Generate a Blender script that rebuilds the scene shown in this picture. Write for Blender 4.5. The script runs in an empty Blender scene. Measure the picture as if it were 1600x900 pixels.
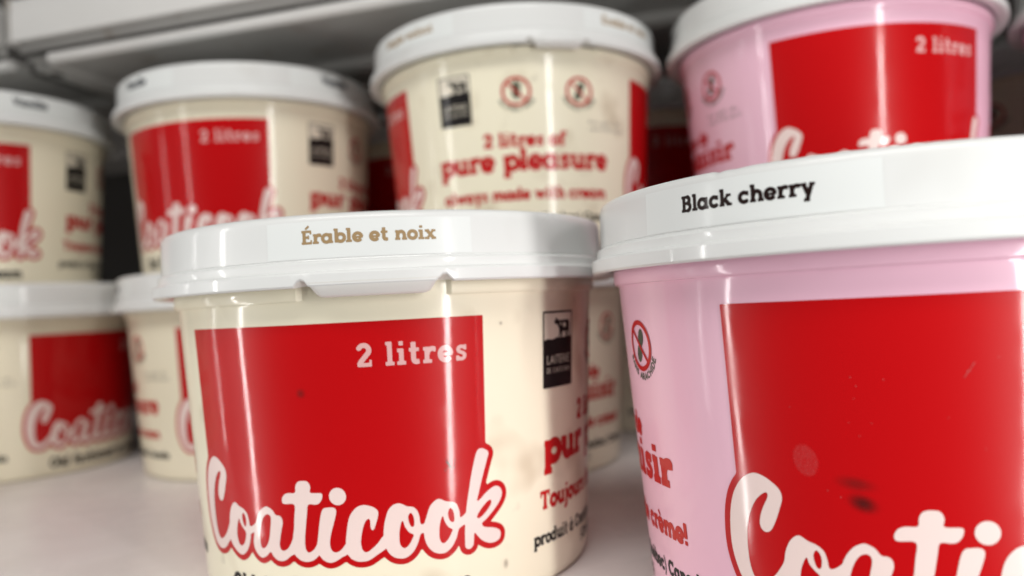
import bpy, bmesh, math, random
import numpy as np
from mathutils import Matrix, Vector

random.seed(7)
K = 1.1                      # plan units -> metres (lid about 18 cm across)
sc = bpy.context.scene
COL = sc.collection

# ------------------------------------------------------------------ camera
PITCH, ROLL = 0.02337, -0.05257
cam_d = bpy.data.cameras.new("camera"); cam = bpy.data.objects.new("camera", cam_d); COL.objects.link(cam)
_f = Vector((0, math.cos(PITCH), math.sin(PITCH))); _u0 = Vector((0, -math.sin(PITCH), math.cos(PITCH))); _r0 = Vector((1, 0, 0))
_r = math.cos(ROLL)*_r0 + math.sin(ROLL)*_u0; _u = -math.sin(ROLL)*_r0 + math.cos(ROLL)*_u0
M = Matrix((_r, _u, -_f)).transposed().to_4x4(); M.translation = Vector((0, 0, 0.08967))*K
cam.matrix_world = M
cam_d.sensor_width = 36.0; cam_d.lens = 1234.22/1600*36
cam_d.clip_start = 0.01; cam_d.clip_end = 50
cam_d.dof.use_dof = True; cam_d.dof.focus_distance = 0.205*K; cam_d.dof.aperture_fstop = 6.2
sc.camera = cam

# ------------------------------------------------------------------ light
w = bpy.data.worlds.new("World"); sc.world = w; w.use_nodes = True
bg = w.node_tree.nodes["Background"]; bg.inputs[0].default_value = (0.93, 0.97, 1.0, 1); bg.inputs[1].default_value = 0.06

def strip_light(name, x, y, tx, ty, z0, z1, width, power):
    l = bpy.data.lights.new(name, 'AREA'); l.shape = 'RECTANGLE'; l.size = width*K; l.size_y = (z1-z0)*K
    l.energy = power; l.color = (1.0, 0.985, 0.96)
    o = bpy.data.objects.new(name, l); COL.objects.link(o)
    o.location = Vector((x, y, (z0+z1)/2))*K
    d = Vector((tx-x, ty-y, 0)).normalized()
    z = -d; yv = Vector((0, 0, 1)); xv = yv.cross(z)
    m = Matrix((xv, yv, z)).transposed().to_4x4(); m.translation = o.location; o.matrix_world = m
    return o
strip_light("door_frame_light_left", -0.495, 0.14, 0.30, -0.22, -0.20, 0.285, 0.018, 1.45)
strip_light("door_frame_light_right", 0.32, -0.22, 0.10, 0.35, -0.18, 0.30, 0.028, 2.9)
strip_light("far_door_frame_light", -0.62, 0.315, 0.0, 0.30, -0.15, 0.26, 0.010, 0.25)
# the aisle's ceiling light, high behind the camera
al = bpy.data.lights.new("aisle_ceiling_light", 'AREA'); al.shape = 'RECTANGLE'; al.size = 1.9; al.size_y = 0.5; al.energy = 29; al.color = (1.0, 0.975, 0.94)
ao = bpy.data.objects.new("aisle_ceiling_light", al); COL.objects.link(ao); ao.location = (-0.25, -1.0, 1.75)
ao.rotation_euler = (Vector((0.0, 0.35, 0.1))-ao.location).to_track_quat('-Z', 'Y').to_euler()

sc.view_settings.view_transform = 'Standard'; sc.view_settings.look = 'None'
sc.view_settings.exposure = 0.12; sc.view_settings.gamma = 1.0
try:
    sc.cycles.max_bounces = 6; sc.cycles.diffuse_bounces = 4; sc.cycles.use_denoising = True; sc.cycles.sample_clamp_indirect = 8
except Exception: pass

# ------------------------------------------------------------------ materials
def mat(name, col, rough=0.4, coat=0.0, coat_rough=0.08, sss=0.0, sss_scale=0.004, metal=0.0, spec=0.5, var=None, bump=None, blot=None, rvar=None):
    """var=(scale, amount) value mottling; bump=(scale, strength); blot=(scale, lo, hi, colour, amount); rvar=(scale, lo, hi) coat roughness"""
    m = bpy.data.materials.new(name); m.use_nodes = True; nt = m.node_tree; N = nt.nodes; L = nt.links
    b = N["Principled BSDF"]
    b.inputs["Base Color"].default_value = (*col, 1); b.inputs["Roughness"].default_value = rough
    b.inputs["Coat Weight"].default_value = coat; b.inputs["Coat Roughness"].default_value = coat_rough
    b.inputs["Metallic"].default_value = metal; b.inputs["Specular IOR Level"].default_value = spec
    if sss:
        b.inputs["Subsurface Weight"].default_value = sss; b.inputs["Subsurface Scale"].default_value = sss_scale
        b.inputs["Subsurface Radius"].default_value = (1.0, 0.8, 0.6)
    tc = N.new("ShaderNodeTexCoord"); oi = N.new("ShaderNodeObjectInfo")
    vadd = N.new("ShaderNodeVectorMath"); vadd.operation = 'MULTIPLY_ADD'   # shift the pattern per object
    L.new(oi.outputs["Random"], vadd.inputs[0]); vadd.inputs[1].default_value = (3.1, 5.7, 2.3); L.new(tc.outputs["Object"], vadd.inputs[2])
    P = vadd.outputs[0]
    def noise(scale, detail=4):
        n = N.new("ShaderNodeTexNoise"); n.inputs["Scale"].default_value = scale; n.inputs["Detail"].default_value = detail
        L.new(P, n.inputs["Vector"]); return n
    def ramp(src, lo, hi, a=0.0, c=1.0):
        r = N.new("ShaderNodeMapRange"); r.inputs[1].default_value = lo; r.inputs[2].default_value = hi
        r.inputs[3].default_value = a; r.inputs[4].default_value = c; L.new(src, r.inputs[0]); return r.outputs[0]
    cur = None
    def mixc(fac, c2, cur):
        mx = N.new("ShaderNodeMix"); mx.data_type = 'RGBA'; L.new(fac, mx.inputs[0])
        if cur is None: mx.inputs[6].default_value = (*col, 1)
        else: L.new(cur, mx.inputs[6])
        mx.inputs[7].default_value = (*c2, 1); return mx.outputs[2]
    if var:
        cur = mixc(ramp(noise(var[0]).outputs[0], 0.35, 0.7, 0, var[1]), tuple(c*0.7 for c in col), cur)
    for bl in (blot or []):
        cur = mixc(ramp(noise(bl[0], 2).outputs[0], bl[1], bl[2], 0, bl[4]), bl[3], cur)
    if cur is not None: L.new(cur, b.inputs["Base Color"])
    if bump:
        bp = N.new("ShaderNodeBump"); bp.inputs["Strength"].default_value = bump[1]; bp.inputs["Distance"].default_value = 0.001
        L.new(noise(bump[0], 3).outputs[0], bp.inputs["Height"]); L.new(bp.outputs[0], b.inputs["Normal"]); L.new(bp.outputs[0], b.inputs["Coat Normal"])
    if rvar:
        L.new(ramp(noise(rvar[0], 5).outputs[0], 0.35, 0.75, rvar[1], rvar[2]), b.inputs["Coat Roughness"])
    return m

RV = (55, 0.07, 0.15)
M_vanilla = mat("vanilla_plastic", (0.90, 0.84, 0.66), 0.36, 0.40, spec=0.20, bump=(30, 0.13), var=(14, 0.12), rvar=RV)
M_maple = mat("maple_plastic", (0.895, 0.84, 0.66), 0.36, 0.40, spec=0.20, bump=(30, 0.11), var=(14, 0.12), rvar=RV,
              blot=[(40, 0.56, 0.72, (0.40, 0.29, 0.17), 0.40), (95, 0.68, 0.76, (0.16, 0.12, 0.09), 0.18)])
M_pink = mat("cherry_plastic", (0.87, 0.53, 0.66), 0.36, 0.40, spec=0.20, bump=(30, 0.11), var=(12, 0.10), rvar=RV)
M_lid = mat("lid_plastic", (0.745, 0.755, 0.745), 0.36, 0.30, spec=0.25, bump=(26, 0.10), var=(20, 0.06), rvar=(70, 0.06, 0.16), blot=[(34, 0.62, 0.78, (0.60, 0.59, 0.56), 0.35)])
M_tab = mat("tab_plastic", (0.765, 0.76, 0.73), 0.42, 0.3, bump=(90, 0.08))
M_sticker = mat("sticker_film", (0.775, 0.80, 0.79), 0.40, 0.10, 0.14, spec=0.2, bump=(30, 0.03))
M_red = mat("red_print", (0.50, 0.003, 0.005), 0.36, 0.40, bump=(30, 0.07), rvar=RV, spec=0.12)
M_red_ink = mat("red_ink", (0.50, 0.008, 0.010), 0.42, 0.3, 0.1, spec=0.15)
M_script = mat("script_print", (0.85, 0.69, 0.655), 0.36, 0.40, bump=(30, 0.07), var=(60, 0.05), rvar=RV, spec=0.15)
M_size = mat("size_print", (0.72, 0.42, 0.41), 0.36, 0.40, bump=(30, 0.07), rvar=RV, spec=0.15)
M_black = mat("black_ink", (0.012, 0.010, 0.010), 0.45, 0.2, 0.1, spec=0.15)
M_grey = mat("grey_ink", (0.13, 0.12, 0.11), 0.5, 0.3)
M_tan = mat("tan_ink", (0.36, 0.245, 0.125), 0.5, 0.08, spec=0.2)
M_brown = mat("dark_brown_ink", (0.016, 0.006, 0.005), 0.5, 0.05, spec=0.15)
M_navy = mat("slate_ink", (0.022, 0.026, 0.038), 0.5, 0.05, spec=0.15)
M_logo = mat("logo_ground", (0.74, 0.68, 0.56), 0.4, 0.6)
M_green = mat("olive_ink", (0.085, 0.095, 0.065), 0.45, 0.2, spec=0.15)
M_enamel = mat("white_enamel", (0.74, 0.695, 0.68), 0.42, 0.2, 0.25, bump=(25, 0.05), var=(9, 0.22), rvar=(30, 0.15, 0.45),
               blot=[(16, 0.60, 0.75, (0.50, 0.46, 0.45), 0.3), (9, 0.50, 0.66, (0.86, 0.83, 0.82), 0.6)])
M_steel = mat("grey_steel", (0.47, 0.46, 0.44), 0.42, 0.2, 0.3, bump=(40, 0.04), var=(18, 0.2), blot=[(60, 0.62, 0.72, (0.25, 0.18, 0.12), 0.4)])
M_rail = mat("rail_plastic", (0.72, 0.71, 0.69), 0.38, 0.3, 0.2, var=(22, 0.12))
M_wall = mat("liner_wall", (0.07, 0.065, 0.06), 0.6, var=(10, 0.2))

# ------------------------------------------------------------------ helpers
def mk(name, verts, faces, smooth=None):
    me = bpy.data.meshes.new(name); me.from_pydata([(v[0]*K, v[1]*K, v[2]*K) for v in verts], [], faces); me.validate(); me.update()
    if smooth is not None:
        me.shade_smooth()
        me.set_sharp_from_angle(angle=math.radians(smooth))
    return me
def ob(name, me, material, parent=None, loc=(0, 0, 0), rz=0.0):
    o = bpy.data.objects.new(name, me); COL.objects.link(o)
    if me is not None:
        if len(me.materials) == 0: me.materials.append(None)
        o.material_slots[0].link = 'OBJECT'; o.material_slots[0].material = material
    o.parent = parent; o.location = Vector(loc)*K; o.rotation_euler = (0, 0, rz)
    return o
def lathe(name, prof, n=300, fn=None, smooth=35, closed_bottom=True):
    """prof: list of (r, z) in mm, outside first; ends on the axis are closed with a fan"""
    V = []; F = []; rings = []
    for (r, z) in prof:
        if r < 1e-6:
            rings.append([len(V)]); V.append((0, 0, z/1000)); continue
        ring = []
        for i in range(n):
            a = 2*math.pi*i/n; rr, zz = (r, z) if fn is None else fn(r, z, math.degrees(a))
            ring.append(len(V)); V.append((rr/1000*math.cos(a), rr/1000*math.sin(a), zz/1000))
        rings.append(ring)
    for A, B in zip(rings, rings[1:]):
        if len(A) == 1 and len(B) == 1: continue
        for i in range(n):
            j = (i+1) % n
            if len(A) == 1: F.append((A[0], B[i], B[j]))
            elif len(B) == 1: F.append((A[i], B[0], A[j]))
            else: F.append((A[i], B[i], B[j], A[j]))
    return mk(name, V, F, smooth)
def angd(a, b): return (a-b+180) % 360-180
def box_me(name, x0, y0, z0, x1, y1, z1, bev=0.0):
    bm = bmesh.new(); bmesh.ops.create_cube(bm, size=1)
    for v in bm.verts:
        v.co = Vector(((x0+x1)/2+v.co.x*(x1-x0), (y0+y1)/2+v.co.y*(y1-y0), (z0+z1)/2+v.co.z*(z1-z0)))*K
    if bev: bmesh.ops.bevel(bm, geom=bm.edges[:], offset=bev*K, segments=2, affect='EDGES')
    me = bpy.data.meshes.new(name); bm.to_mesh(me); bm.free(); return me
def tag(o, label, cat=None, group=None, kind=None):
    if label: o["label"] = label
    if cat: o["category"] = cat
    if group: o["group"] = group
    if kind: o["kind"] = kind
    return o

# ------------------------------------------------------------------ setting
ANG = math.radians(-16.3)
EX = Vector((math.cos(ANG), math.sin(ANG), 0)); EY = Vector((-EX.y, EX.x, 0))
SO = Vector((-0.2809, 0.4957, 0.0))       # origin of the shelf frame: left end of the shelf above
def shelf_part(name, me, m, parent=None):
    o = ob(name, me, m, parent)
    if parent is None: o.location = SO*K; o.rotation_euler = (0, 0, ANG)
    return o
o = shelf_part("shelf_surface", box_me("shelf_surface", -0.70, -0.225, -0.018, 0.95, 0.33, 0.0, 0.002), M_enamel); tag(o, None, kind="structure")
o = shelf_part("back_wall", box_me("back_wall", -0.70, 0.332, -0.05, 0.95, 0.35, 0.60), M_wall); tag(o, None, kind="structure")

def prof_me(name, prof, x0, x1, smooth=40):
    """closed (y, z) profile swept along x"""
    n = len(prof); V = [(x0, y, z) for y, z in prof]+[(x1, y, z) for y, z in prof]
    F = [(i, (i+1) % n, n+(i+1) % n, n+i) for i in range(n)]+[tuple(range(n))[::-1], tuple(range(n, 2*n))]
    return mk(name, V, F, smooth)
def circ(cy, cz, r, n=14): return [(cy+r*math.cos(2*math.pi*i/n), cz+r*math.sin(2*math.pi*i/n)) for i in range(n)]
def shelf_above(label, x0, x1, bracket):
    root = bpy.data.objects.new("upper_shelf", None); COL.objects.link(root); root.location = SO*K; root.rotation_euler = (0, 0, ANG)
    tag(root, label, "shelf", "steel shelves above the tubs")
    shelf_part("deck", box_me("deck", x0, 0.0, 0.2625, x1, 0.33, 0.2645), M_steel, root)
    # recess behind the rail, then the rolled bead under it
    shelf_part("front_fold", prof_me("front_fold", [(-0.006, 0.266), (-0.0045, 0.266), (-0.0045, 0.296), (-0.006, 0.296)], x0+0.001, x1), M_steel, root)
    shelf_part("rolled_edge", prof_me("rolled_edge", circ(-0.0015, 0.2612, 0.0036), x0+(0.021 if bracket else 0.0), x1), M_rail, root)
    rl = shelf_part("ticket_rail", prof_me("ticket_rail", [(-0.0125, 0.2713), (-0.0105, 0.2708), (-0.0075, 0.2730), (-0.0075, 0.2955), (-0.0100, 0.2985), (-0.0125, 0.2965), (-0.0118, 0.2900), (-0.0122, 0.2885)], x0+0.0015, x1, 50), M_rail, root)
    shelf_part("rail_end", box_me("rail_end", x0-0.0016, -0.0140, 0.2690, x0+0.0012, -0.004, 0.2990, 0.0006), M_steel, rl)
    shelf_part("brace", prof_me("brace", [(0.082, 0.2622), (0.082, 0.2570), (0.084, 0.2555), (0.104, 0.2555), (0.106, 0.2570), (0.106, 0.2622)], x0+0.012, x1), M_steel, root)
    shelf_part("brace", prof_me("brace", [(0.236, 0.2622), (0.236, 0.2570), (0.238, 0.2555), (0.258, 0.2555), (0.260, 0.2570), (0.260, 0.2622)], x0+0.012, x1), M_steel, root)
    if bracket:
        # side flange of the deck with two slots, tapering towards the back
        V = []; F = []
        for (y, zb) in ((0.006, 0.2583), (0.02, 0.2578), (0.06, 0.2560), (0.12, 0.2530), (0.33, 0.2440)):
            for (x, z) in ((x0, 0.2623), (x0, zb), (x0+0.012, zb), (x0+0.0165, zb+0.0022), (x0+0.018, 0.2623)): V.append((x, y, z))
        for i in range(4):
            for j in range(5): F.append((i*5+j, i*5+(j+1) % 5, (i+1)*5+(j+1) % 5, (i+1)*5+j))
        F += [(0, 1, 2, 3, 4), (24, 23, 22, 21, 20)]
        br = shelf_part("side_bracket", mk("side_bracket", V, F, 30), M_steel, root)
        for y in (0.016, 0.135):
            n = 16; zz = 0.25775 if y < 0.05 else 0.2520
            V = [(x0+0.0075+0.0028*math.cos(2*math.pi*i/n), y+0.0045*math.sin(2*math.pi*i/n), zz+d) for d in (-0.0006, 0.003) for i in range(n)]
            F = [tuple(range(n))[::-1]]+[(i, (i+1) % n, n+(i+1) % n, n+i) for i in range(n)]
            shelf_part("slot", mk("slot", V, F), M_wall, br)
        shelf_part("gap_shade_panel", box_me("gap_shade_panel", x0-0.0100, 0.012, 0.2585, x0-0.0008, 0.33, 0.42), M_wall, root)  # dark panel added so the open gap between the shelves reads as shade
    return root
shelf_above("long grey steel shelf above the second row of tubs", -0.0225, 0.95, True)
shelf_above("end of neighbouring steel shelf in the top left corner", -0.70, -0.0335, False)

# ------------------------------------------------------------------ tub geometry (mm)
R0, R1, ZR = 75.29, 69.15, 94.37
SL = (R0-R1)/ZR
def rbody(z): return R1+SL*z
def container_mesh(tab):
    prof = [(76.5, 98.6), (76.73, 98.2), (76.73, 95.0), (76.4, 94.35), (75.55, 94.2), (rbody(93.4), 93.4)]
    prof += [(rbody(z), z) for z in (80, 60, 40, 20, 8, 4.0)] + [(69.1, 2.2), (68.3, 0.8), (66.8, 0.1), (65.5, 0.0), (64, 0.6), (62.5, 1.6), (0, 1.6)]
    prof = prof[::-1]
    prof.append((74.0, 98.6)); prof.append((73.5, 97.0))
    def fn(r, z, a):
        if tab is not None and r > 75.4 and z > 94 and abs(angd(a, tab)) < 16.6: return (75.42, z)
        return (r, z)
    return lathe("container", prof, 360, fn, 30)
def lid_mesh(tab, notch=None, half=13.6):
    prof = [(0, 115.2), (70.6, 115.2), (71.6, 115.6), (72.0, 116.4), (72.4, 118.2), (73.2, 118.9), (74.2, 119.0), (77.4, 119.0), (78.6, 118.75), (79.5, 118.1), (79.9, 117.2),
            (80.0, 116.0), (80.1, 111.0), (80.2, 106.0), (80.0, 105.75), (80.1, 105.5), (81.15, 105.1), (81.45, 104.7), (81.55, 102.7), (81.7, 102.35), (82.95, 101.95), (83.25, 101.5),
            (83.3, 99.6), (83.28, 98.5), (82.95, 98.0), (82.2, 97.85), (78.3, 98.4), (77.2, 99.2), (77.2, 104), (77.0, 112.5), (0, 112.5)]
    def fn(r, z, a):
        if notch is not None and z > 118 and r > 76:
            d = abs(angd(a, notch)); z -= 0.55*max(0, 1-d/1.2) + 0.25*max(0, 1-abs(angd(a, notch+3))/3)
        if tab is not None and z < 101 and r > 78.5:
            for s in (-1, 1):
                d = abs(angd(a, tab+s*(half+1.0))); z = max(z, z+2.0*max(0, 1-(d/1.5)**2)*(1 if z < 100 else 0.35))
        return (r, z)
    return lathe("lid", prof, 480, fn, 32)
def tab_mesh(tab, half=13.0, low=94.9):
    """thin curved pull tab hanging below the flange, rounded lower corners"""
    V = []; F = []; nu, nv = 56, 10
    for side in (0, 1):
        for i in range(nu+1):
            s = -1+2*i/nu; a = math.radians(tab+half*s)
            e = max(0, (abs(s)-0.80)/0.20); zl = low+(98.9-low)*(1-math.sqrt(max(0, 1-e*e)))*0.9
            for j in range(nv+1):
                t = j/nv; z = 99.3+(zl-99.3)*t; a = math.radians(tab+half*s*(1-0.06*t))
                r = 83.36-2.4*t**1.5 - (0.8 if side else 0)
                if t > 0.9: r += (-0.35 if not side else 0.2)*(t-0.9)/0.1
                V.append((r/1000*math.cos(a), r/1000*math.sin(a), z/1000))
    W = nv+1; S = (nu+1)*W
    for i in range(nu):
        for j in range(nv):
            q = i*W+j
            F.append((q, q+1, q+W+1, q+W)); F.append((S+q, S+q+W, S+q+W+1, S+q+1))
        q = i*W+nv; F.append((q, S+q, S+q+W, q+W)); q = i*W; F.append((q, q+W, S+q+W, S+q))
    for i in (0, nu):
        for j in range(nv):
            q = i*W+j; F.append((q, S+q, S+q+1, q+1) if i == 0 else (q, q+1, S+q+1, S+q))
    return mk("pull_tab", V, F, 40)

# ------------------------------------------------------------------ 2-D shapes as distance fields, cut out as thin printed layers
class Field:
    def __init__(s, u0, v0, u1, v1, cell):
        s.u0, s.v0, s.c = u0, v0, cell
        s.nu = int(math.ceil((u1-u0)/cell))+1; s.nv = int(math.ceil((v1-v0)/cell))+1
        s.f = np.full((s.nu, s.nv), 1e3)
    def win(s, x0, y0, x1, y1, pad):
        i0 = max(0, int((x0-pad-s.u0)/s.c)); i1 = min(s.nu, int((x1+pad-s.u0)/s.c)+2)
        j0 = max(0, int((y0-pad-s.v0)/s.c)); j1 = min(s.nv, int((y1+pad-s.v0)/s.c)+2)
        if i1 <= i0 or j1 <= j0: return None
        X, Y = np.meshgrid(s.u0+s.c*np.arange(i0, i1), s.v0+s.c*np.arange(j0, j1), indexing='ij')
        return slice(i0, i1), slice(j0, j1), X, Y
    def put(s, w, d, sub=False):
        s.f[w[0], w[1]] = np.maximum(s.f[w[0], w[1]], -d) if sub else np.minimum(s.f[w[0], w[1]], d)
    def stroke(s, pts, wd, cap=0, sub=False):
        h = wd/2
        for k, (a, b) in enumerate(zip(pts, pts[1:])):
            w = s.win(min(a[0], b[0]), min(a[1], b[1]), max(a[0], b[0]), max(a[1], b[1]), h+3*s.c)
            if w is None: continue
            X, Y = w[2], w[3]; dx, dy = b[0]-a[0], b[1]-a[1]; L = math.hypot(dx, dy) or 1e-9; dx /= L; dy /= L
            t = (X-a[0])*dx+(Y-a[1])*dy; n = np.abs(-(X-a[0])*dy+(Y-a[1])*dx)
            if cap: tt = np.clip(t, 0, L); d = np.hypot(t-tt, n)-h
            else:
                qx = np.abs(t-L/2)-L/2; qy = n-h
                d = np.hypot(np.maximum(qx, 0), np.maximum(qy, 0))+np.minimum(np.maximum(qx, qy), 0)
            s.put(w, d, sub)
            if not cap and k > 0: s.put(w, np.hypot(X-a[0], Y-a[1])-h, sub)
    def disc(s, x, y, rx, ry=None, ang=0.0, sub=False):
        ry = ry or rx; m = max(rx, ry); w = s.win(x-m, y-m, x+m, y+m, 3*s.c)
        if w is None: return
        c, n = math.cos(ang), math.sin(ang); X = (w[2]-x)*c+(w[3]-y)*n; Y = -(w[2]-x)*n+(w[3]-y)*c
        s.put(w, (np.hypot(X/rx, Y/ry)-1)*min(rx, ry), sub)
    def rect(s, x0, y0, x1, y1, sub=False):
        w = s.win(x0, y0, x1, y1, 3*s.c); 
        if w is None: return
        s.put(w, np.maximum(np.maximum(x0-w[2], w[2]-x1), np.maximum(y0-w[3], w[3]-y1)), sub)
    def poly(s, pts, holes=(), pad=3.0):
        P = np.array(pts); w = s.win(P[:, 0].min(), P[:, 1].min(), P[:, 0].max(), P[:, 1].max(), pad)
        if w is None: return
        X, Y = w[2], w[3]; dm = np.full(X.shape, 1e3); ins = np.zeros(X.shape, bool)
        for loop in [pts, *holes]:
            for a, b in zip(loop, list(loop[1:])+[loop[0]]):
                dx, dy = b[0]-a[0], b[1]-a[1]; L2 = dx*dx+dy*dy or 1e-12
                t = np.clip(((X-a[0])*dx+(Y-a[1])*dy)/L2, 0, 1)
                dm = np.minimum(dm, np.hypot(X-a[0]-t*dx, Y-a[1]-t*dy))
                if a[1] != b[1]:
                    c = ((a[1] > Y) != (b[1] > Y)) & (X < (b[0]-a[0])*(Y-a[1])/(b[1]-a[1])+a[0]); ins ^= c
        s.put(w, np.where(ins, -dm, dm))
    def mesh(s, name, mapf):
        f = s.f; f = np.where(np.abs(f) < 1e-6, 1e-6, f); V = []; F = []; vid = {}
        ins = f < 0
        cell = ins[:-1, :-1] | ins[1:, :-1] | ins[1:, 1:] | ins[:-1, 1:]
        def corner(i, j):
            k = (i, j, 0)
            if k not in vid: vid[k] = len(V); V.append(mapf(s.u0+i*s.c, s.v0+j*s.c))
            return vid[k]
        def edge(i, j, i2, j2):
            k = (min(i, i2), min(j, j2), 1 if j == j2 else 2)
            if k not in vid:
                a, b = f[i, j], f[i2, j2]; t = min(0.97, max(0.03, a/(a-b)))
                vid[k] = len(V); V.append(mapf(s.u0+(i+(i2-i)*t)*s.c, s.v0+(j+(j2-j)*t)*s.c))
            return vid[k]
        for i, j in np.argwhere(cell):
            i = int(i); j = int(j); cs = ((i, j), (i+1, j), (i+1, j+1), (i, j+1)); pg = []
            for k in range(4):
                a = cs[k]; b = cs[(k+1) % 4]
                if ins[a]: pg.append(corner(*a))
                if ins[a] != ins[b]: pg.append(edge(*a, *b))
            if len(pg) >= 3: F.append(pg)
        me = mk(name, V, F); me.shade_smooth(); return me
RHO = 72.0
def on_body(eps):
    def m(u, v):
        a = u/RHO; r = (rbody(v)+eps)/1000
        return (r*math.cos(a), r*math.sin(a), v/1000)
    return m
def on_lid(eps):
    def m(u, v):
        a = u/80.0; r = (80.0+(116-v)*0.02+eps)/1000
        return (r*math.cos(a), r*math.sin(a), v/1000)
    return m
def smooth_loop(P, n=4):
    out = []; N = len(P)
    for i in range(N):
        p0, p1, p2, p3 = (np.array(P[(i+k-1) % N], float) for k in range(4))
        for t in np.arange(n)/n:
            out.append(tuple(0.5*((2*p1)+(-p0+p2)*t+(2*p0-5*p1+4*p2-p3)*t*t+(-p0+3*p1-3*p2+p3)*t**3)))
    return out

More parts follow.
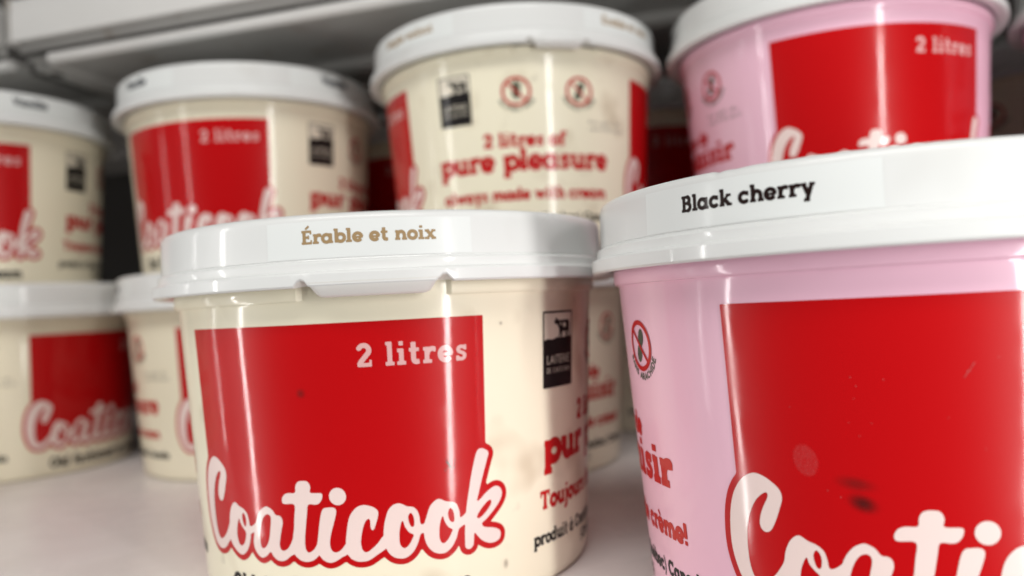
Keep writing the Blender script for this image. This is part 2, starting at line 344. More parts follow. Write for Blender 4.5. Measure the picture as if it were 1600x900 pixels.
# ---------- slab-serif alphabet: strokes in units of the x-height
def arc(cx, cy, rx, ry, a0, a1, n=18):
    return [(cx+rx*math.cos(math.radians(a0+(a1-a0)*i/n)), cy+ry*math.sin(math.radians(a0+(a1-a0)*i/n))) for i in range(n+1)]
WD, TH = 0.32, 0.22
def st(x, y0, y1): return ([(x, y0), (x, y1)], WD)
def sb(x0, x1, y, top=False): return ([(x0, y-TH/2 if top else y+TH/2), (x1, y-TH/2 if top else y+TH/2)], TH)
def ring(cx=0.52, cy=0.5, r=0.385): return (arc(cx, cy, r, r, 0, 360, 30), WD)
def hump(x0, x1): return (arc((x0+x1)/2, 0.5, (x1-x0)/2, 0.37, 180, 0), WD)
G = {
 'o': (1.06, [ring()]),
 'a': (1.18, [ring(0.48), st(0.88, 0, 1), sb(0.76, 1.14, 0), sb(0.66, 1.0, 1, True)]),
 'b': (1.18, [st(0.26, 0, 1.45), sb(0.0, 0.3, 1.45, True), ring(0.68)]),
 'c': (1.02, [(arc(0.52, 0.5, 0.385, 0.385, 48, 318), WD), ([(0.84, 0.62), (0.84, 1.0)], 0.16)]),
 'd': (1.2, [ring(0.48), st(0.9, 0, 1.45), sb(0.62, 0.95, 1.45, True), sb(0.8, 1.16, 0)]),
 'e': (1.06, [(arc(0.52, 0.5, 0.385, 0.385, 0, 322), WD), ([(0.2, 0.48), (1.02, 0.48)], 0.18)]),
 'f': (0.78, [st(0.34, 0, 1.1), (arc(0.64, 1.1, 0.3, 0.25, 180, 60), WD*0.9), sb(0.04, 0.74, 1, True), sb(0.06, 0.62, 0)]),
 'g': (1.16, [ring(0.48), (arc(0.5, 0.0, 0.385, 0.34, 0, -150), WD*0.9), st(0.885, 0.0, 1), sb(0.8, 1.1, 1, True)]),
 'h': (1.2, [st(0.26, 0, 1.45), sb(0.02, 0.3, 1.45, True), hump(0.3, 0.93), st(0.93, 0, 0.5), sb(0.0, 0.52, 0), sb(0.68, 1.2, 0)]),
 'i': (0.62, [st(0.3, 0, 1), sb(0.03, 0.35, 1, True), sb(0.0, 0.6, 0), ([(0.29, 1.18), (0.29, 1.44)], 0.29)]),
 'j': (0.6, [st(0.34, -0.2, 1), sb(0.05, 0.4, 1, True), (arc(0.08, -0.18, 0.26, 0.2, 0, -90), WD*0.9), ([(0.33, 1.18), (0.33, 1.44)], 0.29)]),
 'k': (1.2, [st(0.26, 0, 1.45), sb(0.02, 0.3, 1.45, True), ([(0.33, 0.36), (0.86, 0.92)], 0.22), ([(0.52, 0.55), (0.94, 0.08)], WD), sb(0.0, 0.5, 0), sb(0.64, 1.12, 1, True), sb(0.7, 1.2, 0)]),
 'l': (0.62, [st(0.3, 0, 1.45), sb(0.03, 0.35, 1.45, True), sb(0.0, 0.6, 0)]),
 'm': (1.82, [st(0.26, 0, 1), sb(0.02, 0.3, 1, True), hump(0.3, 0.9), st(0.9, 0, 0.5), hump(0.94, 1.54), st(1.54, 0, 0.5), sb(0.0, 0.5, 0), sb(0.68, 1.12, 0), sb(1.3, 1.82, 0)]),
 'n': (1.2, [st(0.26, 0, 1), sb(0.02, 0.3, 1, True), hump(0.3, 0.93), st(0.93, 0, 0.5), sb(0.0, 0.52, 0), sb(0.68, 1.2, 0)]),
 'p': (1.18, [st(0.26, -0.46, 1), sb(0.02, 0.3, 1, True), ring(0.68), sb(0.0, 0.54, -0.46)]),
 'r': (0.9, [st(0.28, 0, 1), sb(0.03, 0.32, 1, True), sb(0.0, 0.62, 0), (arc(0.66, 0.55, 0.35, 0.33, 180, 72), WD), ([(0.82, 0.68), (0.82, 0.99)], 0.15)]),
 's': (0.88, [([(0.74, 0.74), (0.62, 0.86), (0.42, 0.89), (0.25, 0.82), (0.2, 0.7), (0.28, 0.58), (0.45, 0.52), (0.6, 0.46), (0.7, 0.36), (0.66, 0.2), (0.5, 0.11), (0.3, 0.12), (0.15, 0.24)], 0.235), ([(0.75, 0.66), (0.75, 1.0)], 0.14), ([(0.13, 0.0), (0.13, 0.34)], 0.14)]),
 't': (0.82, [([(0.34, 1.36), (0.34, 0.3), (0.4, 0.17), (0.52, 0.13), (0.74, 0.15)], WD), sb(0.04, 0.72, 1, True)]),
 'u': (1.2, [st(0.26, 0.42, 1), (arc(0.585, 0.48, 0.325, 0.36, 180, 360), WD), st(0.91, 0, 1), sb(0.0, 0.3, 1, True), sb(0.66, 0.95, 1, True), sb(0.85, 1.2, 0)]),
 'v': (1.14, [([(0.24, 1.0), (0.57, 0.06)], WD), ([(0.9, 1.0), (0.57, 0.06)], WD*0.9), sb(0.0, 0.48, 1, True), sb(0.68, 1.14, 1, True)]),
 'w': (1.62, [([(0.24, 1.0), (0.5, 0.06)], WD), ([(0.8, 0.9), (0.5, 0.06)], WD*0.85), ([(0.8, 0.9), (1.1, 0.06)], WD), ([(1.38, 1.0), (1.1, 0.06)], WD*0.85), sb(0.0, 0.46, 1, True), sb(1.16, 1.62, 1, True)]),
 'x': (1.16, [([(0.22, 0.96), (0.94, 0.04)], WD), ([(0.92, 0.96), (0.24, 0.04)], 0.22), sb(0.02, 0.48, 1, True), sb(0.68, 1.12, 1, True), sb(0.0, 0.48, 0), sb(0.68, 1.16, 0)]),
 'y': (1.16, [([(0.24, 1.0), (0.58, 0.1)], WD), ([(0.94, 1.0), (0.5, -0.3)], WD*0.95), sb(0.0, 0.5, 1, True), sb(0.7, 1.16, 1, True), sb(0.24, 0.72, -0.46)]),
 'B': (1.2, [st(0.3, 0, 1.4), ([(0.02, 1.3), (0.7, 1.3)], TH), ([(0.02, 0.1), (0.72, 0.1)], TH), ([(0.3, 0.74), (0.7, 0.74)], TH), (arc(0.68, 1.02, 0.24, 0.28, 90, -90), WD), (arc(0.72, 0.42, 0.28, 0.32, 90, -90), WD)]),
 'C': (1.35, [(arc(0.68, 0.7, 0.54, 0.57, 42, 318, 26), WD), ([(1.18, 0.9), (1.18, 1.4)], 0.16)]),
 'E': (1.15, [st(0.3, 0, 1.4), ([(0.02, 1.3), (1.04, 1.3)], TH), ([(0.02, 0.1), (1.08, 0.1)], TH), ([(0.3, 0.7), (0.78, 0.7)], TH), ([(0.97, 1.0), (0.97, 1.4)], 0.15), ([(1.02, 0.0), (1.02, 0.42)], 0.15), ([(0.74, 0.5), (0.74, 0.9)], 0.14)]),
 'M': (1.75, [st(0.3, 0, 1.4), st(1.42, 0, 1.4), ([(0.3, 1.3), (0.86, 0.3)], WD*0.9), ([(1.42, 1.3), (0.86, 0.3)], WD*0.9), sb(0.02, 0.4, 1.4, True), sb(1.34, 1.72, 1.4, True), sb(0.02, 0.58, 0), sb(1.14, 1.72, 0)]),
 'O': (1.42, [(arc(0.7, 0.7, 0.56, 0.57, 0, 360, 36), WD)]),
 'Q': (1.42, [(arc(0.7, 0.7, 0.56, 0.57, 0, 360, 36), WD), ([(0.75, 0.4), (1.25, -0.08)], WD*0.9)]),
 'T': (1.3, [st(0.65, 0, 1.4), ([(0.04, 1.3), (1.26, 1.3)], TH), ([(0.11, 0.92), (0.11, 1.4)], 0.15), ([(1.19, 0.92), (1.19, 1.4)], 0.15), sb(0.34, 0.96, 0)]),
 'V': (1.4, [([(0.26, 1.4), (0.7, 0.06)], WD), ([(1.14, 1.4), (0.7, 0.06)], WD*0.9), sb(0.0, 0.54, 1.4, True), sb(0.86, 1.4, 1.4, True)]),
 '2': (1.06, [(arc(0.5, 1.0, 0.35, 0.31, 165, -30, 16)+[(0.62, 0.66), (0.3, 0.34), (0.16, 0.12)], WD), ([(0.04, 0.12), (1.0, 0.12)], 0.24), ([(0.93, 0.0), (0.93, 0.42)], 0.15)]),
 '!': (0.42, [([(0.2, 0.42), (0.2, 1.42)], WD), ([(0.2, 0.0), (0.2, 0.28)], 0.28)]),
 '(': (0.5, [(arc(0.62, 0.55, 0.45, 0.9, 110, 250), 0.18)]),
 ')': (0.5, [(arc(-0.12, 0.55, 0.45, 0.9, 70, -70), 0.18)]),
 ' ': (0.55, []),
}
G['é'] = (G['e'][0], G['e'][1]+[([(0.42, 1.16), (0.72, 1.48)], 0.2)])
G['è'] = (G['e'][0], G['e'][1]+[([(0.3, 1.48), (0.6, 1.16)], 0.2)])
G['à'] = (G['a'][0], G['a'][1]+[([(0.3, 1.48), (0.6, 1.16)], 0.2)])
G['É'] = (G['E'][0], G['E'][1]+[([(0.45, 1.54), (0.8, 1.86)], 0.2)])
def text_width(s, sp): return sum(G[c][0]+sp for c in s)-sp
def text(fd, s, u0, u1, base, xh, sp=0.04, sub=False, wt=1.0):
    """set the line s between u0 and u1, x-height xh"""
    sx = (u1-u0)/text_width(s, sp); x = u0
    k = (sx*xh)**0.5
    for c in s:
        adv, strokes = G[c]
        for pts, wd in strokes:
            vert = abs(pts[0][0]-pts[-1][0]) < abs(pts[0][1]-pts[-1][1])
            fd.stroke([(x+p[0]*sx, base+p[1]*xh) for p in pts], wt*wd*(k if len(pts) > 2 else (sx if vert else xh)), 0, sub)
        x += (adv+sp)*sx
# ---------- plain capitals for the tiny rings of writing and the dairy logo (unit height)
S = {
 'A': (0.8, [[(0.05, 0), (0.4, 1), (0.75, 0)], [(0.18, 0.34), (0.62, 0.34)]]), 'C': (0.78, [arc(0.42, 0.5, 0.34, 0.46, 50, 310, 12)]),
 'D': (0.8, [[(0.1, 0), (0.1, 1), (0.4, 1), (0.66, 0.8), (0.7, 0.5), (0.66, 0.2), (0.4, 0), (0.1, 0)]]), 'E': (0.66, [[(0.6, 1), (0.1, 1), (0.1, 0), (0.6, 0)], [(0.1, 0.52), (0.52, 0.52)]]),
 'F': (0.62, [[(0.6, 1), (0.1, 1), (0.1, 0)], [(0.1, 0.5), (0.5, 0.5)]]), 'G': (0.82, [arc(0.42, 0.5, 0.34, 0.46, 50, 330, 12)+[(0.72, 0.46), (0.45, 0.46)]]),
 'H': (0.8, [[(0.1, 0), (0.1, 1)], [(0.7, 0), (0.7, 1)], [(0.1, 0.5), (0.7, 0.5)]]), 'I': (0.3, [[(0.15, 0), (0.15, 1)]]),
 'K': (0.78, [[(0.1, 0), (0.1, 1)], [(0.7, 1), (0.12, 0.45)], [(0.3, 0.6), (0.72, 0)]]), 'L': (0.62, [[(0.1, 1), (0.1, 0), (0.58, 0)]]),
 'N': (0.82, [[(0.1, 0), (0.1, 1), (0.7, 0), (0.7, 1)]]), 'O': (0.86, [arc(0.43, 0.5, 0.35, 0.46, 0, 360, 18)]),
 'P': (0.7, [[(0.1, 0), (0.1, 1), (0.45, 1), (0.62, 0.86), (0.62, 0.62), (0.45, 0.48), (0.1, 0.48)]]), 'R': (0.76, [[(0.1, 0), (0.1, 1), (0.45, 1), (0.62, 0.86), (0.62, 0.62), (0.45, 0.48), (0.1, 0.48)], [(0.38, 0.48), (0.68, 0)]]),
 'S': (0.7, [[(0.6, 0.86), (0.4, 1), (0.18, 0.92), (0.12, 0.74), (0.3, 0.54), (0.52, 0.42), (0.6, 0.24), (0.45, 0.03), (0.22, 0.02), (0.08, 0.16)]]),
 'T': (0.7, [[(0.02, 1), (0.68, 1)], [(0.35, 0), (0.35, 1)]]), 'U': (0.8, [[(0.1, 1), (0.1, 0.3), (0.25, 0.04), (0.55, 0.04), (0.7, 0.3), (0.7, 1)]]), ' ': (0.4, []),
}
def caps(fd, s, u0, u1, base, h, wd=0.2, sub=False):
    tot = sum(S[c][0]+0.1 for c in s)-0.1; sx = (u1-u0)/tot; x = u0
    for c in s:
        for pts in S[c][1]: fd.stroke([(x+p[0]*sx, base+p[1]*h) for p in pts], wd*h, 1, sub)
        x += (S[c][0]+0.1)*sx
def caps_arc(fd, s, cx, cy, r, a0, a1, h, wd=0.2):
    """letters standing along an arc below the mark, read left to right"""
    tot = sum(S[c][0]+0.1 for c in s)-0.1; x = 0
    for c in s:
        for pts in S[c][1]:
            q = []
            for p in pts:
                a = math.radians(a0+(a1-a0)*(x+p[0])/tot); rr = r-p[1]*h
                q.append((cx+rr*math.cos(a), cy+rr*math.sin(a)))
            fd.stroke(q, wd*h, 1)
        x += S[c][0]+0.1

# ---------- the artwork of one tub: panel at u 0..97.6, notes at u 97.6..226.2, everything again half a turn on
DEG = RHO*math.pi/180
SQ = 77.7*DEG
LET = {
'C': [(4.7,47.4),(1.9,46),(-.3,43.5),(-1.8,40.5),(-2.8,36.7),(-3.3,32),(-3.2,28),(-2.4,24.4),(-1.0,21),(1.0,18.8),(3.6,18),(6.4,18.7),(9,20.9),(10.9,23.1),(11.1,28.1),(10.2,26.5),(8.2,23.7),(6,21.9),(4,21.2),(2.5,22.2),(1.6,25),(1.4,29),(1.7,33.3),(3,37.8),(5,41.2),(7.2,43),(8,42.8),(7.7,41.6),(6.6,39.6),(5.6,37.2),(5.3,35.2),(5.9,33.9),(7,33.6),(8.2,34.4),(9.5,36.8),(10.7,39.8),(11.4,42),(11.1,43.9),(9.7,45.4),(7.3,46.9)],
'o1': [(14.6,34.0),(16.6,33.0),(18.6,32.3),(20.1,31.0),(20.7,28.9),(21.0,27.3),(22.4,27.6),(24.8,29.3),(23.8,26.3),(21.9,25.3),(21.0,24.8),(20.6,23.1),(19.5,20.7),(18.1,19.0),(16.3,17.9),(14.6,18.0),(12.4,19.2),(10.9,20.7),(10.1,22.3),(10.2,25.0),(10.6,27.0),(11.3,30.1),(12.7,32.7)],
'a': [(28.3,33.8),(26.3,32.7),(24.7,30.7),(23.7,28.5),(22.9,26.0),(22.0,22.6),(22.3,20.4),(23.4,18.9),(25.1,18.0),(27.0,18.7),(28.8,20.1),(29.6,19.0),(31.0,17.9),(32.7,17.6),(34.5,18.1),(36.0,19.2),(38.1,20.7),(38.3,25.2),(37.6,24.9),(36.7,23.2),(35.4,21.5),(33.9,20.8),(32.9,21.1),(32.5,22.5),(32.9,24.4),(33.7,27.3),(34.3,29.2),(34.1,30.6),(33.3,31.3),(31.9,31.5),(30.9,32.8),(29.6,33.6)],
't': [(42.2,41.9),(43.5,41.8),(44.3,41.1),(44.6,39.9),(44.5,38.4),(47.6,38.3),(48.2,37.8),(47.9,36.4),(46.9,35.2),(45.6,34.9),(43.5,34.9),(42.9,32.3),(42.2,28.5),(41.6,24.8),(41.5,22.2),(42.0,20.9),(42.9,20.7),(44.3,21.6),(45.3,23.0),(46.6,25.8),(46.4,20.5),(45.9,20.0),(44.3,18.6),(42.4,17.9),(40.8,17.9),(39.3,18.4),(38.0,19.5),(37.4,20.7),(37.5,24.7),(38.1,27.5),(38.6,31.3),(38.9,34.8),(35.7,34.9),(34.8,35.3),(34.8,36.5),(35.7,37.7),(37.1,38.2),(39.4,38.35),(39.7,40.1),(40.3,41.3),(41.2,41.8)],
'i': [(49.5,34.0),(48.2,33.7),(47.4,32.3),(46.7,29.5),(46.0,25.8),(45.5,23.0),(45.6,20.9),(45.9,20.0),(47.0,18.6),(48.5,17.8),(50.0,17.8),(51.5,18.4),(53.0,19.3),(55.0,20.5),(54.9,23.4),(54.2,23.0),(53.2,21.8),(51.9,20.9),(50.7,20.8),(49.8,21.6),(49.5,23.3),(49.8,25.3),(50.5,27.6),(51.3,29.9),(52.0,32.2),(52.0,33.4),(51.2,34.0)],
'c': [(60.6,34.4),(58.8,34.1),(57.1,32.8),(55.8,30.7),(55.0,27.5),(54.4,23.4),(54.6,20.5),(55.2,19.5),(55.9,18.7),(57.3,18.0),(58.9,17.8),(61.0,18.1),(63.4,19.5),(66.6,21.8),(66.3,25.1),(65.3,24.7),(63.9,23.0),(62.2,21.5),(60.5,20.5),(59.3,21.2),(58.9,23.2),(59.2,25.5),(59.8,27.8),(60.6,29.6),(61.5,30.3),(62.0,29.8),(62.0,28.2),(62.3,27.0),(63.0,27.2),(63.8,29.2),(64.4,31.2),(64.4,32.4),(63.5,33.4),(62.2,34.0)],
'o2': [(70.2,34.2),(68.6,33.7),(67.3,32.2),(66.4,29.7),(65.9,27.4),(65.7,24.7),(66.1,21.8),(67.1,19.7),(68.7,18.4),(70.8,17.9),(72.6,18.3),(74.3,19.7),(75.6,21.9),(76.4,24.2),(77.0,24.8),(78.3,24.9),(78.7,28.1),(77.9,27.7),(77.2,27.3),(76.6,27.8),(76.3,30.2),(75.6,31.9),(74.5,32.8),(72.9,33.1),(71.5,33.9)],
'o3': [(82.4,34.3),(80.8,33.6),(79.5,32.1),(78.5,29.5),(77.9,27.7),(77.6,25.4),(77.7,23.1),(78.6,20.6),(80.2,18.8),(82.3,18.0),(84.2,18.2),(86.0,19.6),(87.3,21.8),(88.1,24.2),(88.7,24.9),(91.0,26.4),(91.1,29.2),(90.4,28.8),(89.3,28.0),(88.7,27.9),(88.6,29.5),(87.9,31.8),(86.7,32.8),(84.5,33.3)],
'k': [(96.4,47.6),(95.1,47.4),(94.3,46.1),(93.5,43.4),(92.6,39.8),(91.8,35.7),(91.0,31.5),(90.5,27.8),(90.2,24.1),(90.1,20.4),(90.2,18.7),(91.0,18.0),(92.0,18.1),(92.8,19.2),(93.1,22.2),(93.4,22.5),(94.2,21.6),(95.7,19.9),(97.9,18.7),(100.1,18.5),(101.8,19.2),(102.3,20.8),(101.6,22.1),(99.6,23.0),(97.4,23.5),(96.1,24.1),(95.9,25.1),(97.5,26.2),(100.0,28.4),(102.1,30.7),(103.0,32.9),(102.4,34.7),(101.0,35.5),(99.4,35.2),(97.2,33.9),(95.3,32.3),(94.3,32.0),(94.8,33.8),(95.7,37.0),(96.8,40.6),(98.0,44.2),(98.5,45.8),(98.0,46.8)],
}
HOL = {
'o1': [[(16.0,29.2),(14.7,26.6),(14.2,23.6),(14.9,21.2),(16.2,20.7),(17.7,21.8),(18.7,24.1),(18.7,25.3),(17.6,26.4),(16.5,27.8)], [(18.2,31.1),(17.6,29.8),(17.9,27.9),(18.5,26.9),(19.2,27.3),(19.4,29.3),(18.9,30.7)]],
'a': [[(28.6,31.5),(27.3,30.7),(26.1,28.7),(25.2,25.8),(24.9,22.9),(25.3,21.2),(26.2,21.0),(27.5,21.9),(28.7,24.1),(29.4,27.0),(30.0,29.9),(29.7,31.2)]],
'o2': [[(71.4,29.1),(70.7,27.5),(70.3,25.2),(70.3,22.5),(70.9,21.3),(71.8,20.9),(73.0,21.7),(74.0,23.3),(74.5,24.6),(73.2,25.4),(72.1,27.1)], [(73.7,31.1),(73.1,30.1),(73.2,28.7),(73.7,27.2),(74.4,26.9),(74.8,27.6),(74.8,29.2),(74.4,30.6)]],
'o3': [[(83.4,29.1),(82.7,27.8),(82.2,25.3),(82.2,22.5),(82.9,21.1),(83.9,21.1),(85.1,22.3),(86.2,24.3),(86.3,24.7),(85.0,25.6),(83.9,27.4)], [(85.8,31.2),(85.2,30.5),(85.0,29.1),(85.5,27.4),(86.3,26.8),(86.9,27.2),(86.9,28.9),(86.5,30.5)]],
'k': [[(99.0,31.6),(97.9,31.4),(96.0,29.8),(94.6,28.1),(94.2,27.0),(95.1,26.7),(97.0,28.0),(98.7,29.8),(99.2,30.9)]],
}
def build_art():
    art = {}
    E1, E2 = 0.09, 0.17
    # brand script
    fs = Field(-8, 10, 110, 52, 0.33)
    for k, P in LET.items(): fs.poly(smooth_loop(P), [smooth_loop(h) for h in HOL.get(k, [])], pad=4.0)
    fs.disc(52.8, 37.2, 2.55)
    art['brand_lettering'] = (fs.mesh("brand_lettering", on_body(E2)), 'script')
    # red panel: the square joined with the script's outline
    fr = Field(-8, 10, 110, 90, 0.5)
    for k, P in LET.items(): fr.poly(smooth_loop(P, 3), pad=4.0)
    fr.f -= 1.75
    fr.rect(0, 20.6, SQ-2.0, 30.0); fr.rect(0, 25.0, SQ, 87.6)
    art['red_panel'] = (fr.mesh("red_panel", on_body(E1)), 'red')
    f = Field(59, 70, 96, 84, 0.25); text(f, "2 litres", 60.9, 92.4, 74.5, 4.75, 0.16); art['size_lettering'] = (f.mesh("size_lettering", on_body(E2)), 'size')
    f = Field(6, 1, 98, 15, 0.27); text(f, "Old fashioned ice cream", 9.7, 92.4, 5.4, 4.6, 0.05, wt=1.15); art['tagline_lettering'] = (f.mesh("tagline_lettering", on_body(E1)), 'black')
    # notes beside the panel, French and English
    for lang, T in (('fr', ("2 litres de", "pur plaisir", "Toujours fait de crème!", "produit à Coaticook (Québec) Canada", "SANS GLUTEN", "SANS ARACHIDE")),
                    ('en', ("2 litres of", "pure pleasure", "always made with cream", "made in Coaticook (Quebec) Canada", "GLUTEN FREE", "PEANUT FREE"))):
        b = SQ
        f = Field(b+15*DEG, 15, b+95*DEG, 60, 0.33)
        text(f, T[0], b+36.0*DEG, b+68.2*DEG, 50.2, 4.7, wt=1.28)
        text(f, T[1], b+(18.6 if lang == 'fr' else 16.3)*DEG, b+(83.5 if lang == 'fr' else 87.4)*DEG, 38.6, 7.3, wt=1.3)
        text(f, T[2], b+17.0*DEG, b+86.5*DEG, 24.2, 4.2, wt=1.25)
        art['slogan_lettering_'+lang] = (f.mesh("slogan_lettering", on_body(E1)), 'red_ink')
        f = Field(b+10*DEG, 2, b+97*DEG, 19, 0.25)
        text(f, T[3], b+14.6*DEG, b+92*DEG, 13.0, 3.1, wt=1.15); text(f, "(Canada)" if lang == 'en' else "(Québec)", b+40*DEG, b+62*DEG, 7.2, 2.7)
        art['origin_lettering_'+lang] = (f.mesh("origin_lettering", on_body(E1)), 'black')
        # allergen marks: ring, bar, symbol, ring of capitals
        c1, c2 = b+49.7*DEG, b+74.6*DEG; zc = 76.8
        f = Field(c1-9, zc-9, c2+9, zc+9, 0.2)
        for c in (c1, c2):
            f.disc(c, zc, 7.2); f.disc(c, zc, 5.85, sub=True)
            f.stroke([(c-4.5, zc+4.5), (c+4.5, zc-4.5)], 1.0)
        art['allergen_ring_'+lang] = (f.mesh("allergen_ring", on_body(E2)), 'red_ink')
        f = Field(c1-11, zc-12, c2+11, zc+7, 0.2)
        for k in range(4):
            for s in (-1, 1): f.disc(c1+s*1.15, zc+3.0-k*1.7, 1.35, 0.72, s*0.9)
        f.disc(c1, zc+4.5, 0.75, 1.2); f.stroke([(c1, zc+4), (c1, zc-5.0)], 0.5)
        f.disc(c2+0.9, zc+2.2, 1.75, 2.6, -0.35); f.disc(c2-0.9, zc-2.2, 1.7, 2.6, -0.35); f.disc(c2, zc, 1.15, 1.6)
        caps_arc(f, T[4], c1, zc, 9.6, 205, 335, 1.7, 0.24); caps_arc(f, T[5], c2, zc, 9.6, 200, 340, 1.7, 0.24)
        art['allergen_symbol_'+lang] = (f.mesh("allergen_symbol", on_body(E1)), 'green')
    # dairy logo: pale ground, dark frame, cow on a hill, writing cut out of the lower field
    b = SQ+18.5*DEG; x1 = b+13.2*DEG
    f = Field(b-1, 61, x1+1, 89, 0.4); f.rect(b, 63, x1, 87.2); art['logo_ground'] = (f.mesh("logo_ground", on_body(0.05)), 'logo')
    f = Field(b-1, 61, x1+1, 89, 0.16); cx = b+10.3
    f.rect(b-0.25, 62.8, x1+0.25, 87.5); f.rect(b+0.35, 63.2, x1-0.35, 86.9, sub=True)
    hill = [(b, 63), (b, 78.0), (b+2, 78.6), (b+4.5, 78.3), (b+7, 78.9), (b+10, 78.7), (x1-2, 79.1), (x1, 78.8), (x1, 63)]
    f.poly(hill, pad=0.6)
    caps(f, "LAITERIE", b+1.7, x1-1.6, 70.6, 2.5, 0.14, True); caps(f, "DE COATICOOK", b+1.7, x1-1.6, 67.6, 1.5, 0.15, True)
    cow = [(b+5.4, 84.0), (b+6.4, 84.9), (b+6.6, 85.6), (b+7.2, 85.0), (b+8.4, 84.4), (b+14.2, 84.5), (b+15.0, 83.8), (b+15.1, 78.6), (b+14.1, 78.6), (b+14.0, 80.9), (b+13.4, 80.8), (b+13.2, 78.6),
           (b+12.4, 78.6), (b+12.2, 80.7), (b+10.4, 80.7), (b+10.3, 78.6), (b+9.4, 78.6), (b+9.3, 80.7), (b+8.6, 78.6), (b+8.2, 78.8), (b+8.5, 81.2), (b+7.7, 82.6), (b+7.2, 83.2), (b+6.2, 83.2)]
    f.poly(cow, pad=0.6); f.disc(b+11.6, 82.8, 1.0, 0.8, sub=True); f.disc(b+9.2, 83.2, 0.4, 0.5, sub=True)
    art['logo_print'] = (f.mesh("logo_print", on_body(0.13)), 'black')
    # ink-jet lot code, two short rows of dots and dashes
    f = Field(SQ+78*DEG, 54, SQ+99*DEG, 64, 0.2); rng = random.Random(3)
    for z in (61.2, 58.0):
        x = SQ+79*DEG
        while x < SQ+97*DEG:
            h = rng.choice((1.7, 1.7, 1.0)); f.stroke([(x, z), (x, z+h)], 0.4, 1)
            if rng.random() < 0.6: f.stroke([(x, z+rng.choice((0, h))), (x+0.8, z+rng.choice((0, h)))], 0.4, 1)
            x += rng.choice((1.1, 1.4, 1.8, 2.4))
    art['lot_code'] = (f.mesh("lot_code", on_body(E1)), 'grey')
    return art
ART = build_art()
MATS = {'script': M_script, 'red': M_red, 'size': M_size, 'black': M_black, 'red_ink': M_red_ink, 'green': M_green, 'logo': M_logo, 'grey': M_grey}
# order: (art key, part name, turn in degrees)
LAYOUT = [(k, k, t) for t in (0, 180) for k in ('red_panel', 'brand_lettering', 'size_lettering', 'tagline_lettering', 'logo_ground', 'logo_print')]
LAYOUT += [(k+'_fr', k, 0) for k in ('slogan_lettering', 'origin_lettering', 'allergen_ring', 'allergen_symbol')]
LAYOUT += [(k+'_en', k, 180) for k in ('slogan_lettering', 'origin_lettering', 'allergen_ring', 'allergen_symbol')]

_flav = {}
def flavour_mesh(s, width, xh=2.75):
    key = (s, width)
    if key not in _flav:
        f = Field(-width/2-1, 107, width/2+1, 118, 0.17); text(f, s, -width/2, width/2, 110.2, xh*(1.2 if len(s) < 9 else 1.0), 0.03, wt=1.3 if len(s) < 9 else 1.1)
        _flav[key] = f.mesh("flavour_lettering", on_lid(0.14))
    return _flav[key]
def sticker_mesh():
    V = []; F = []; n = 40; h = math.radians(21.3)
    for i in range(n+1):
        a = -h+2*h*i/n
        for (z, r) in ((106.1, 80.26), (106.3, 80.28), (116.4, 80.07), (116.6, 80.03)): V.append((r/1000*math.cos(a), r/1000*math.sin(a), z/1000))
    for i in range(n):
        for j in range(3): F.append((i*4+j, i*4+4+j, i*4+5+j, i*4+1+j))
    # edges turned down onto the lid
    return mk("flavour_sticker", V, F, 30)
STICKER = sticker_mesh()
_cache = {}
def cached(fn, *a):
    if (fn, a) not in _cache: _cache[(fn, a)] = fn(*a)
    return _cache[(fn, a)]

def tub(pos, level, turn, lid_turn, body_mat, texts, ink, label, tab=None, tab_half=13.0, tab_low=94.9, notch=None, lot=False, group="two litre ice cream tubs"):
    """turn: world angle of the red panel's left edge; lid_turn: world angle of the first lid text; tab/notch: world angles"""
    e = bpy.data.objects.new("ice_cream_tub", None); COL.objects.link(e)
    e.location = Vector((pos[0], pos[1], 0.1175*level))*K
    tag(e, label, "tub", group)
    t = math.radians(turn); lt = math.radians(lid_turn)
    tb = None if tab is None else tab-turn
    body = ob("container", cached(container_mesh, tb), body_mat, e, rz=t)
    for key, name, rot in LAYOUT:
        me, mk_ = ART[key]; ob(name, me, MATS[mk_], body, rz=math.radians(rot))
    if lot: ob("lot_code", ART['lot_code'][0], M_grey, body, rz=math.radians(lot if lot is not True else 0))
    lid = ob("lid", cached(lid_mesh, None if tab is None else tab-lid_turn, None if notch is None else notch-lid_turn, tab_half), M_lid, e, rz=lt)
    for k in range(4):
        s, wd = texts[k % 2]; r = math.radians(90*k)
        ob("flavour_sticker", STICKER, M_sticker, lid, rz=r)
        ob("flavour_lettering", flavour_mesh(s, wd), ink, lid, rz=r)
    if tab is not None: ob("pull_tab", cached(tab_mesh, tab-lid_turn, tab_half, tab_low), M_tab, lid)
    return e, body, lid

MAPLE = (("Érable et noix", 38.2), ("Maple walnut", 36.5)); MAPLE2 = (MAPLE[1], MAPLE[0])
CHERRY = (("Black cherry", 33.0), ("Black cherry", 33.0))
VAN = (("Vanille", 20.0), ("Vanilla", 20.0))
# front row
tA = tub((-0.0461, 0.3021), 0, 221.8, 274.6, M_maple, MAPLE, M_tan, "front cream tub with tan writing on its white lid, beside the large pink tub", tab=275.2)
tB = tub((0.1080, 0.2370), 0, 218.8+180, 226.6, M_pink, CHERRY, M_brown, "nearest and largest pink tub with black lid writing at the right", notch=222.0)
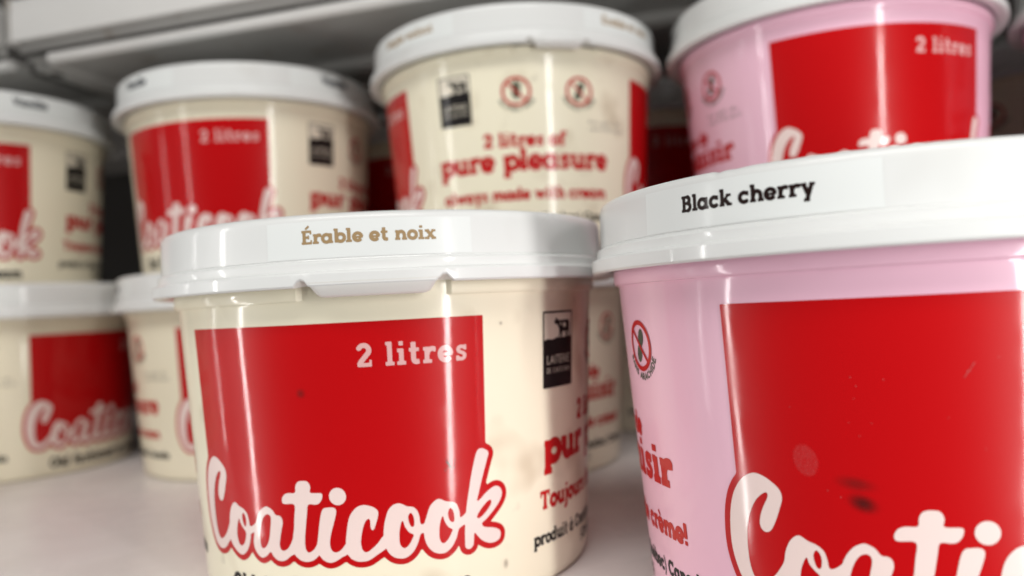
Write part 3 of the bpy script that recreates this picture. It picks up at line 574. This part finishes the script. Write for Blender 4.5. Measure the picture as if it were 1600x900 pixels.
# second row, upper
tub((0.0083, 0.4568), 1, 141.6+180, 226.3, M_maple, MAPLE2, M_tan, "upper cream tub with round red allergen marks facing forward, tan lid writing", tab=284.5, tab_half=9.0, tab_low=95.8, lot=180)
tub((-0.1660, 0.5203), 1, 216.7, 235.0, M_vanilla, VAN, M_navy, "upper cream tub with its red panel facing forward, above the front cream lid")
tub((0.1738, 0.4187), 1, 228.7+180, 260.0, M_pink, CHERRY, M_brown, "upper pink tub standing behind the nearest pink tub", lot=-8)
tub((-0.3552, 0.5312), 1, 324.6-77.7, 324.0-90, M_vanilla, VAN, M_navy, "upper cream tub cut off by the left edge of the picture")
# second row, lower
tub((-0.3393, 0.5351), 0, 308.7, 285.0, M_vanilla, VAN, M_navy, "lower left cream tub with its red panel in shade, cut by picture edge", lot=180)
tub((-0.1680, 0.5148), 0, 253.0, 300.0, M_vanilla, VAN, M_navy, "lower cream tub seen in part left of the front cream tub", lot=180)
tub((-0.0112, 0.4694), 0, 325.9-74.6-77.7, 250.0, M_vanilla, VAN, M_navy, "shaded cream tub glimpsed in the gap between the two front tubs")
tub((0.1738, 0.4187), 0, 200.0, 235.0, M_pink, CHERRY, M_brown, "pink tub hidden behind the nearest pink tub, under the upper pink one")
tub((-0.405, 0.368), 0, 230.0, 250.0, M_vanilla, VAN, M_navy, "unseen cream tub added left of the front row to block the left light")  # out of view, added to keep the left strip light off the lower left tub
# third row, in the dark
tub((-0.062, 0.655), 1, 200.0, 250.0, M_vanilla, VAN, M_navy, "dark red panelled tub deep in the gap beside the allergen mark tub")
tub((0.108, 0.602), 1, 215.0, 300.0, M_vanilla, VAN, M_navy, "dark tub deep in the gap between the upper cream and upper pink tubs")
tub((-0.062, 0.655), 0, 120.0, 250.0, M_vanilla, VAN, M_navy, "bottom tub of the third row stack behind the upper cream red panel tub")
tub((0.108, 0.602), 0, 150.0, 300.0, M_vanilla, VAN, M_navy, "bottom tub of the third row stack behind the allergen mark tub")
tub((0.372, 0.537), 0, 80.0, 205.0, M_vanilla, VAN, M_navy, "bottom tub of the third row stack at the far right")
tub((0.372, 0.537), 1, 60.0, 205.0, M_vanilla, VAN, M_navy, "dark tub with grey lid at the right edge behind the upper pink tub")
tub((0.336, 0.366), 1, 250.0, 300.0, M_pink, CHERRY, M_brown, "dark sliver of a pink tub at the top right edge of the picture")
tub((0.336, 0.366), 0, 250.0, 300.0, M_pink, CHERRY, M_brown, "pink tub continuing the second row beyond the right edge, lower one")

# ------------------------------------------------------------------ marks left on the two front tubs
def smudge_mat(name, col, amount, nscale, lo, hi, rough=0.5):
    m = bpy.data.materials.new(name); m.use_nodes = True; nt = m.node_tree; N = nt.nodes; L = nt.links
    b = N["Principled BSDF"]; b.inputs["Base Color"].default_value = (*col, 1); b.inputs["Roughness"].default_value = rough
    tc = N.new("ShaderNodeTexCoord"); uv = N.new("ShaderNodeUVMap"); d = N.new("ShaderNodeVectorMath"); d.operation = 'LENGTH'; L.new(uv.outputs[0], d.inputs[0])
    r = N.new("ShaderNodeMapRange"); r.interpolation_type = 'SMOOTHSTEP'; r.inputs[1].default_value = 1.0; r.inputs[2].default_value = lo; L.new(d.outputs["Value"], r.inputs[0])
    n = N.new("ShaderNodeTexNoise"); n.inputs["Scale"].default_value = nscale; n.inputs["Detail"].default_value = 5; L.new(tc.outputs["Object"], n.inputs["Vector"])
    q = N.new("ShaderNodeMapRange"); q.inputs[1].default_value = 0.3; q.inputs[2].default_value = 0.65; q.inputs[3].default_value = hi; L.new(n.outputs[0], q.inputs[0])
    mu = N.new("ShaderNodeMath"); mu.operation = 'MULTIPLY'; L.new(r.outputs[0], mu.inputs[0]); L.new(q.outputs[0], mu.inputs[1])
    m2 = N.new("ShaderNodeMath"); m2.operation = 'MULTIPLY'; L.new(mu.outputs[0], m2.inputs[0]); m2.inputs[1].default_value = amount
    L.new(m2.outputs[0], b.inputs["Alpha"]); return m
M_spot = smudge_mat("dark_spot", (0.015, 0.004, 0.003), 0.66, 160, 0.0, 0.9)
M_faint = smudge_mat("faint_spot", (0.06, 0.008, 0.006), 0.36, 220, 0.0, 0.8)
M_finger = smudge_mat("finger_mark", (0.62, 0.30, 0.30), 0.09, 1500, 0.80, 0.3, 0.45)
M_dust = mat("dust", (0.52, 0.10, 0.10), 0.6)
def smudge(name, parent, u, v, ru, rv, ang, m, eps=0.24):
    V = []; F = []; UV = []; n = 28; mp = on_body(eps); c, s_ = math.cos(ang), math.sin(ang)
    V.append(mp(u, v)); UV.append((0, 0))
    for k in (0.35, 0.7, 1.0):
        for i in range(n):
            a = 2*math.pi*i/n; x, y = k*math.cos(a), k*math.sin(a); V.append(mp(u+x*ru*c-y*rv*s_, v+x*ru*s_+y*rv*c)); UV.append((x, y))
    for i in range(n):
        j = (i+1) % n; F.append((0, 1+i, 1+j))
        for k in range(2): F.append((1+k*n+i, 1+(k+1)*n+i, 1+(k+1)*n+j, 1+k*n+j))
    me = mk(name, V, F); me.shade_smooth(); ul = me.uv_layers.new(name="UVMap")
    for l in me.loops: ul.data[l.index].uv = UV[l.vertex_index]
    return ob(name, me, m, parent)
bA, bB = tA[1], tB[1]
HB = math.pi*RHO
smudge("dark_spot", bB, HB+29.0, 42.7, 4.2, 2.6, -0.35, M_spot); smudge("dark_spot", bB, HB+27.8, 47.0, 5.6, 2.2, -0.15, M_faint)
smudge("finger_mark", bB, HB+17.6, 51.6, 2.9, 4.0, 0.25, M_finger)
smudge("dark_spot", bA, 43.9, 67.6, 2.0, 2.0, 0, M_faint); smudge("dark_spot", bA, 103.6, 84.8, 0.9, 0.9, 0, M_faint); smudge("dark_spot", bA, 104.1, 11.0, 1.5, 2.2, 0, M_faint)
f = Field(10, 40, 70, 84, 0.1); rng = random.Random(11)
for (u, v) in [(28.2, 70.4), (34.4, 70.2), (29.0, 66.0), (29.6, 68.0), (27.6, 61.0), (32.0, 60.9), (29.2, 57.5), (50.4, 70.8), (50.9, 71.6), (51.4, 72.4), (56.6, 74.3), (22.0, 45.5), (25.0, 44.0), (46.5, 62.0), (53.0, 55.0), (15.0, 64.0), (61.0, 66.5)]:
    f.disc(u+rng.uniform(-.5, .5), v+rng.uniform(-.5, .5), rng.uniform(0.08, 0.17), rng.uniform(0.07, 0.12), rng.uniform(0, 3))
for k in range(7): f.stroke([(49.5+k*0.3, 70.0+k*0.45), (49.8+k*0.3, 70.4+k*0.45)], 0.1, 1)
ob("dust_specks", f.mesh("dust_specks", on_body(0.22)), M_dust, bB, rz=math.pi)["kind"] = "stuff"
f = Field(80, 38, 92, 52, 0.1)
for k in range(9): f.stroke([(84+rng.uniform(-1, 3.5), 44+rng.uniform(-2.2, 2.2)), (84.6+rng.uniform(-.5, 3.5), 44+rng.uniform(-2, 2))], 0.1, 1)
ob("scuff_mark", f.mesh("scuff_mark", on_body(0.22)), M_faint if False else M_grey, bA)
